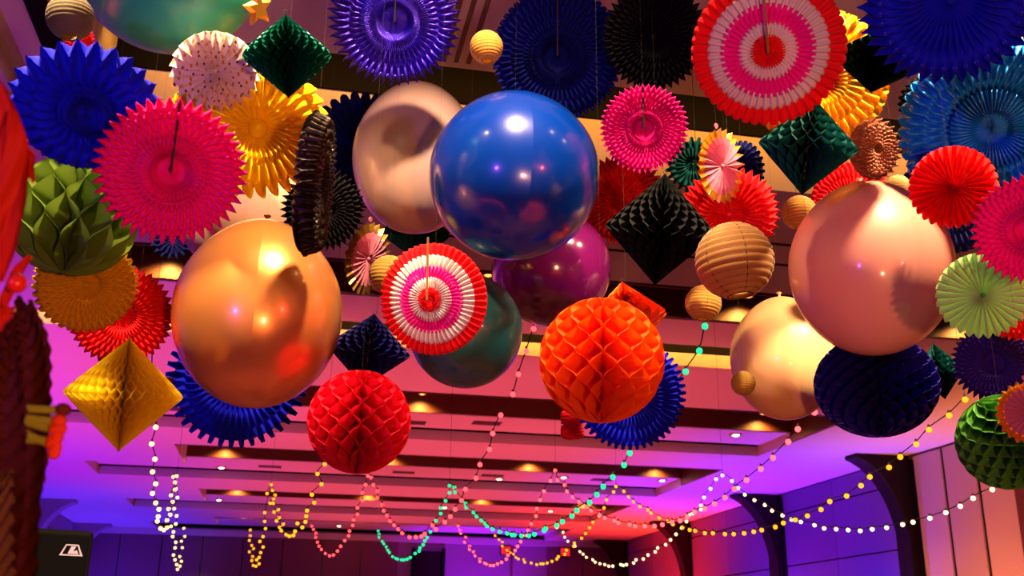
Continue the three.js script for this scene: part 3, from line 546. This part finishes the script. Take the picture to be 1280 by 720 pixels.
lightString('cream white string lights crossing the wooden brackets by the right wall', bulbCream, 3.2, [[1240, 609], [1216, 620], [1200, 630], [1182, 638], [1162, 645], [1141, 650], [1128, 653], [1108, 657], [1090, 659], [1075, 661], [1060, 660], [1045, 659], [1030, 658], [1018, 654], [1001, 650], [989, 647], [978, 642], [965, 636], [956, 629], [943, 623], [931, 616], [923, 608], [915, 599], [903, 592], [895, 597], [888, 609], [880, 620], [876, 630], [876, 635], [866, 640], [862, 641], [858, 650], [852, 658], [845, 666], [838, 673], [832, 679], [822, 683], [819, 688], [810, 692], [804, 697], [795, 698], [792, 702], [783, 704], [779, 705], [776, 704], [766, 706], [761, 706], [756, 704], [750, 703], [744, 701], [741, 698], [733, 695], [729, 691], [725, 688], [719, 681], [710, 675], [706, 670], [704, 664], [696, 658]], 8, 15, [23]);

// ------------------------------------------------------------------ loudspeaker on a stand by the left wall
{
  const p = at(60, 700, 7.0), o = thing('loudspeaker', 'black loudspeaker with a pale triangular badge on a pole stand', 'loudspeaker', [p.x, 0, p.z]);
  const q = facing(V(p.x, 1.6, p.z), { yaw: 0.1 }), top = at(60, 664, 7.0).y, w = 0.43, h = 0.68, yc = top - h / 2;
  const cab = part('cabinet', new RoundedBoxGeometry(w, h, 0.38, 3, 0.03), black, o, q, [0, yc, 0]);
  part('grille', new RoundedBoxGeometry(w - 0.05, h - 0.06, 0.02, 2, 0.01), M(C(0.004, 0.004, 0.005), { roughness: 0.9, specularIntensity: 0.05 }), cab, null, [0, 0, 0.19]);
  const badgeM = M(C(0.42, 0.40, 0.6), { roughness: 0.4 });
  const frame = new THREE.Shape(); frame.moveTo(-0.065, -0.03); frame.lineTo(0.065, -0.03); frame.lineTo(0.035, 0.035); frame.lineTo(-0.035, 0.035); frame.closePath();
  const hole = new THREE.Path(); hole.moveTo(-0.05, -0.022); hole.lineTo(0.05, -0.022); hole.lineTo(0.03, 0.028); hole.lineTo(-0.03, 0.028); hole.closePath(); frame.holes.push(hole);
  const bolt = new THREE.Shape(); bolt.moveTo(-0.02, -0.018); bolt.lineTo(0.04, -0.018); bolt.lineTo(0.028, 0.004); bolt.lineTo(0.008, -0.006); bolt.lineTo(0.022, 0.024); bolt.lineTo(-0.004, 0.024); bolt.closePath();
  const ex = { depth: 0.004, bevelEnabled: false };
  part('badge', mergeGeometries([new THREE.ExtrudeGeometry(frame, ex), new THREE.ExtrudeGeometry(bolt, ex)]), badgeM, cab, null, [0.10, h / 2 - 0.12, 0.2]);
  part('pole', new THREE.CylinderGeometry(0.018, 0.018, yc - h / 2 - 0.3, 12), black, o, null, [0, 0.3 + (yc - h / 2 - 0.3) / 2, 0]);
  for (let k = 0; k < 3; k++) { const a = k * 2.094, c = new THREE.TubeGeometry(new THREE.LineCurve3(V(0, 0.55, 0), V(0.45 * Math.cos(a), 0.014, 0.45 * Math.sin(a))), 2, 0.014, 8); part('leg', c, black, o); }
  part('collar', new THREE.CylinderGeometry(0.035, 0.035, 0.1, 12), black, o, null, [0, 0.55, 0]);
}

// exit signs on the far wall
for (const [x, lab] of [[7.9, 'small glowing red exit sign beside the violet lit wall panel'], [10.2, 'small glowing red exit sign on the dark far wall panels']]) {
  const o = thing('exit_sign', lab, 'sign', [x, 5.0, ZF + 0.1]);
  part('sign_housing', bx(-0.2, 0.2, -0.16, 0.16, -0.1, 0.03), black, o);
  part('sign_face', bx(-0.18, 0.18, -0.14, 0.14, 0.03, 0.04), glow(C(1, 0.02, 0.03), 1), o);
}

// ------------------------------------------------------------------ tall flower arrangement
{
  const base = at(-60, 560, 2.0), o = thing('flower_arrangement', 'tall arrangement of ribbed burgundy leaves, red petals and budded green stems', 'flower arrangement', [base.x, 0, base.z]);
  const leafM = M(C(0.07, 0.010, 0.004), { roughness: 0.6, specularIntensity: 0.15 }), redM = M(C(0.62, 0.02, 0.006), { roughness: 0.6, transmission: 0.15, specularIntensity: 0.2 }), berryM = M(C(0.9, 0.02, 0.01), { roughness: 0.25, clearcoat: 0.6 });
  const stemM = M(C(0.34, 0.34, 0.04), { roughness: 0.5 }), budM = M(C(0.14, 0.006, 0.01)), budR = M(C(0.85, 0.04, 0.01));
  const L = (x, y, d) => at(x, y, d).sub(o.position);
  // a leaf is a ribbed ribbon along a spine with a width profile; the ribs stand proud
  function leaf(name, spine, width, mat, ribs, cup, up) {
    const curve = new THREE.CatmullRomCurve3(spine), n = 60, m = 14, pos = [], idx = [], W = width.length - 1;
    for (let i = 0; i <= n; i++) {
      const t = i / n, p = curve.getPoint(t), tan = curve.getTangent(t), side = new THREE.Vector3().crossVectors(tan, up).normalize(), nor = new THREE.Vector3().crossVectors(side, tan).normalize();
      const f = t * W, k = Math.min(W - 1, Math.floor(f)), w = width[k] + (width[k + 1] - width[k]) * (f - k);
      for (let j = 0; j <= m; j++) {
        const u = j / m * 2 - 1, rib = (ribs > 5 ? 0.006 : 0.003) * Math.sin((t * ribs - Math.abs(u) * 1.3) * 6.283);
        const q = p.clone().addScaledVector(side, u * w).addScaledVector(nor, cup * w * u * u + rib);
        pos.push(q.x, q.y, q.z);
      }
    }
    for (let i = 0; i < n; i++) for (let j = 0; j < m; j++) { const a = i * (m + 1) + j; idx.push(a, a + m + 1, a + 1, a + 1, a + m + 1, a + m + 2); }
    const g = new THREE.BufferGeometry(); g.setAttribute('position', new THREE.Float32BufferAttribute(pos, 3)); g.setIndex(idx); g.computeVertexNormals();
    return part(name, g, mat, o);
  }
  const toEye = camera.getWorldDirection(new THREE.Vector3()).negate();
  leaf('leaf', [L(16, 770, 2.0), L(18, 640, 1.97), L(26, 520, 1.96), L(34, 430, 1.98), L(24, 370, 2.05)], [0.05, 0.056, 0.060, 0.036, 0.003], leafM, 16, 0.5, toEye);
  leaf('leaf', [L(-24, 740, 1.9), L(-12, 620, 1.85), L(-4, 520, 1.85), L(6, 440, 1.9), L(16, 395, 1.95)], [0.06, 0.066, 0.056, 0.034, 0.004], leafM, 14, 0.35, toEye);
  leaf('leaf', [L(34, 668, 2.06), L(40, 590, 2.06), L(46, 500, 2.05), L(50, 430, 2.05), L(38, 375, 2.1)], [0.003, 0.030, 0.030, 0.020, 0.003], leafM, 14, 0.3, toEye);
  leaf('leaf', [L(24, 640, 1.86), L(20, 560, 1.84), L(16, 480, 1.86), L(20, 420, 1.9)], [0.004, 0.026, 0.024, 0.004], leafM, 12, 0.9, toEye);
  leaf('leaf', [L(2, 760, 1.8), L(-4, 700, 1.8), L(-2, 630, 1.8), L(14, 575, 1.85)], [0.03, 0.03, 0.026, 0.006], M(C(0.12, 0.05, 0.01), { roughness: 0.7, specularIntensity: 0.1 }), 9, 0.3, toEye);
  leaf('petal', [L(0, 352, 1.92), L(8, 300, 1.9), L(14, 240, 1.88), L(14, 180, 1.86), L(-4, 120, 1.86), L(-16, 92, 1.87)], [0.006, 0.030, 0.040, 0.040, 0.028, 0.006], redM, 2, 0.7, toEye);
  leaf('petal', [L(-14, 300, 1.82), L(-8, 240, 1.8), L(10, 175, 1.8), L(14, 138, 1.82)], [0.01, 0.028, 0.024, 0.006], redM, 2, -0.7, toEye);
  leaf('petal', [L(-16, 250, 1.84), L(4, 200, 1.82), L(34, 196, 1.84), L(42, 228, 1.87)], [0.008, 0.016, 0.012, 0.003], redM, 2, 0.9, toEye);
  leaf('petal', [L(0, 400, 1.95), L(10, 372, 1.95), L(22, 345, 1.96), L(38, 320, 1.97)], [0.005, 0.010, 0.011, 0.005], redM, 2, 0.7, toEye);
  leaf('petal', [L(-4, 412, 1.9), L(6, 396, 1.9), L(18, 384, 1.92)], [0.01, 0.014, 0.003], redM, 2, 0.7, toEye);
  part('berry', new THREE.SphereGeometry(0.0165, 20, 16), berryM, o, null, L(21, 354, 1.9));
  for (const [x0, y0, x1, y1, dark] of [[20, 508, 79, 512, 1], [22, 520, 74, 526, 0], [26, 524, 70, 537, 0], [24, 548, 68, 549, 0], [22, 536, 66, 556, 0]]) {
    const A = L(x0, y0, 1.93), B = L(x1, y1, 1.9), s = part('stem', new THREE.TubeGeometry(new THREE.QuadraticBezierCurve3(A, A.clone().lerp(B, 0.5).add(V(0, -0.004, 0)), B), 10, 0.007, 8), stemM, o);
    const bud = new THREE.SphereGeometry(0.013, 14, 10); bud.scale(1, 0.85, 1); part('bud', bud, dark ? budM : budR, s, null, B);
    if (!dark) { const b2 = new THREE.SphereGeometry(0.011, 12, 8); part('bud', b2, budR, s, null, B.clone().add(V(0.004, -0.014, 0.002))); }
  }
  const vb = L(10, 760, 2.0), vase = new THREE.LatheGeometry([[0.12, 0], [0.14, 0.02], [0.05, 0.1], [0.035, 0.5], [0.04, vb.y - 0.1 + 0.0], [0.09, vb.y + 0.02], [0.085, vb.y + 0.02], [0, vb.y - 0.08]].map(a => new THREE.Vector2(...a)), 28);
  part('vase', vase, M(C(0.05, 0.04, 0.04), { roughness: 0.2 }), o, null, [vb.x, 0, vb.z]);
}

renderer.render(scene, camera);
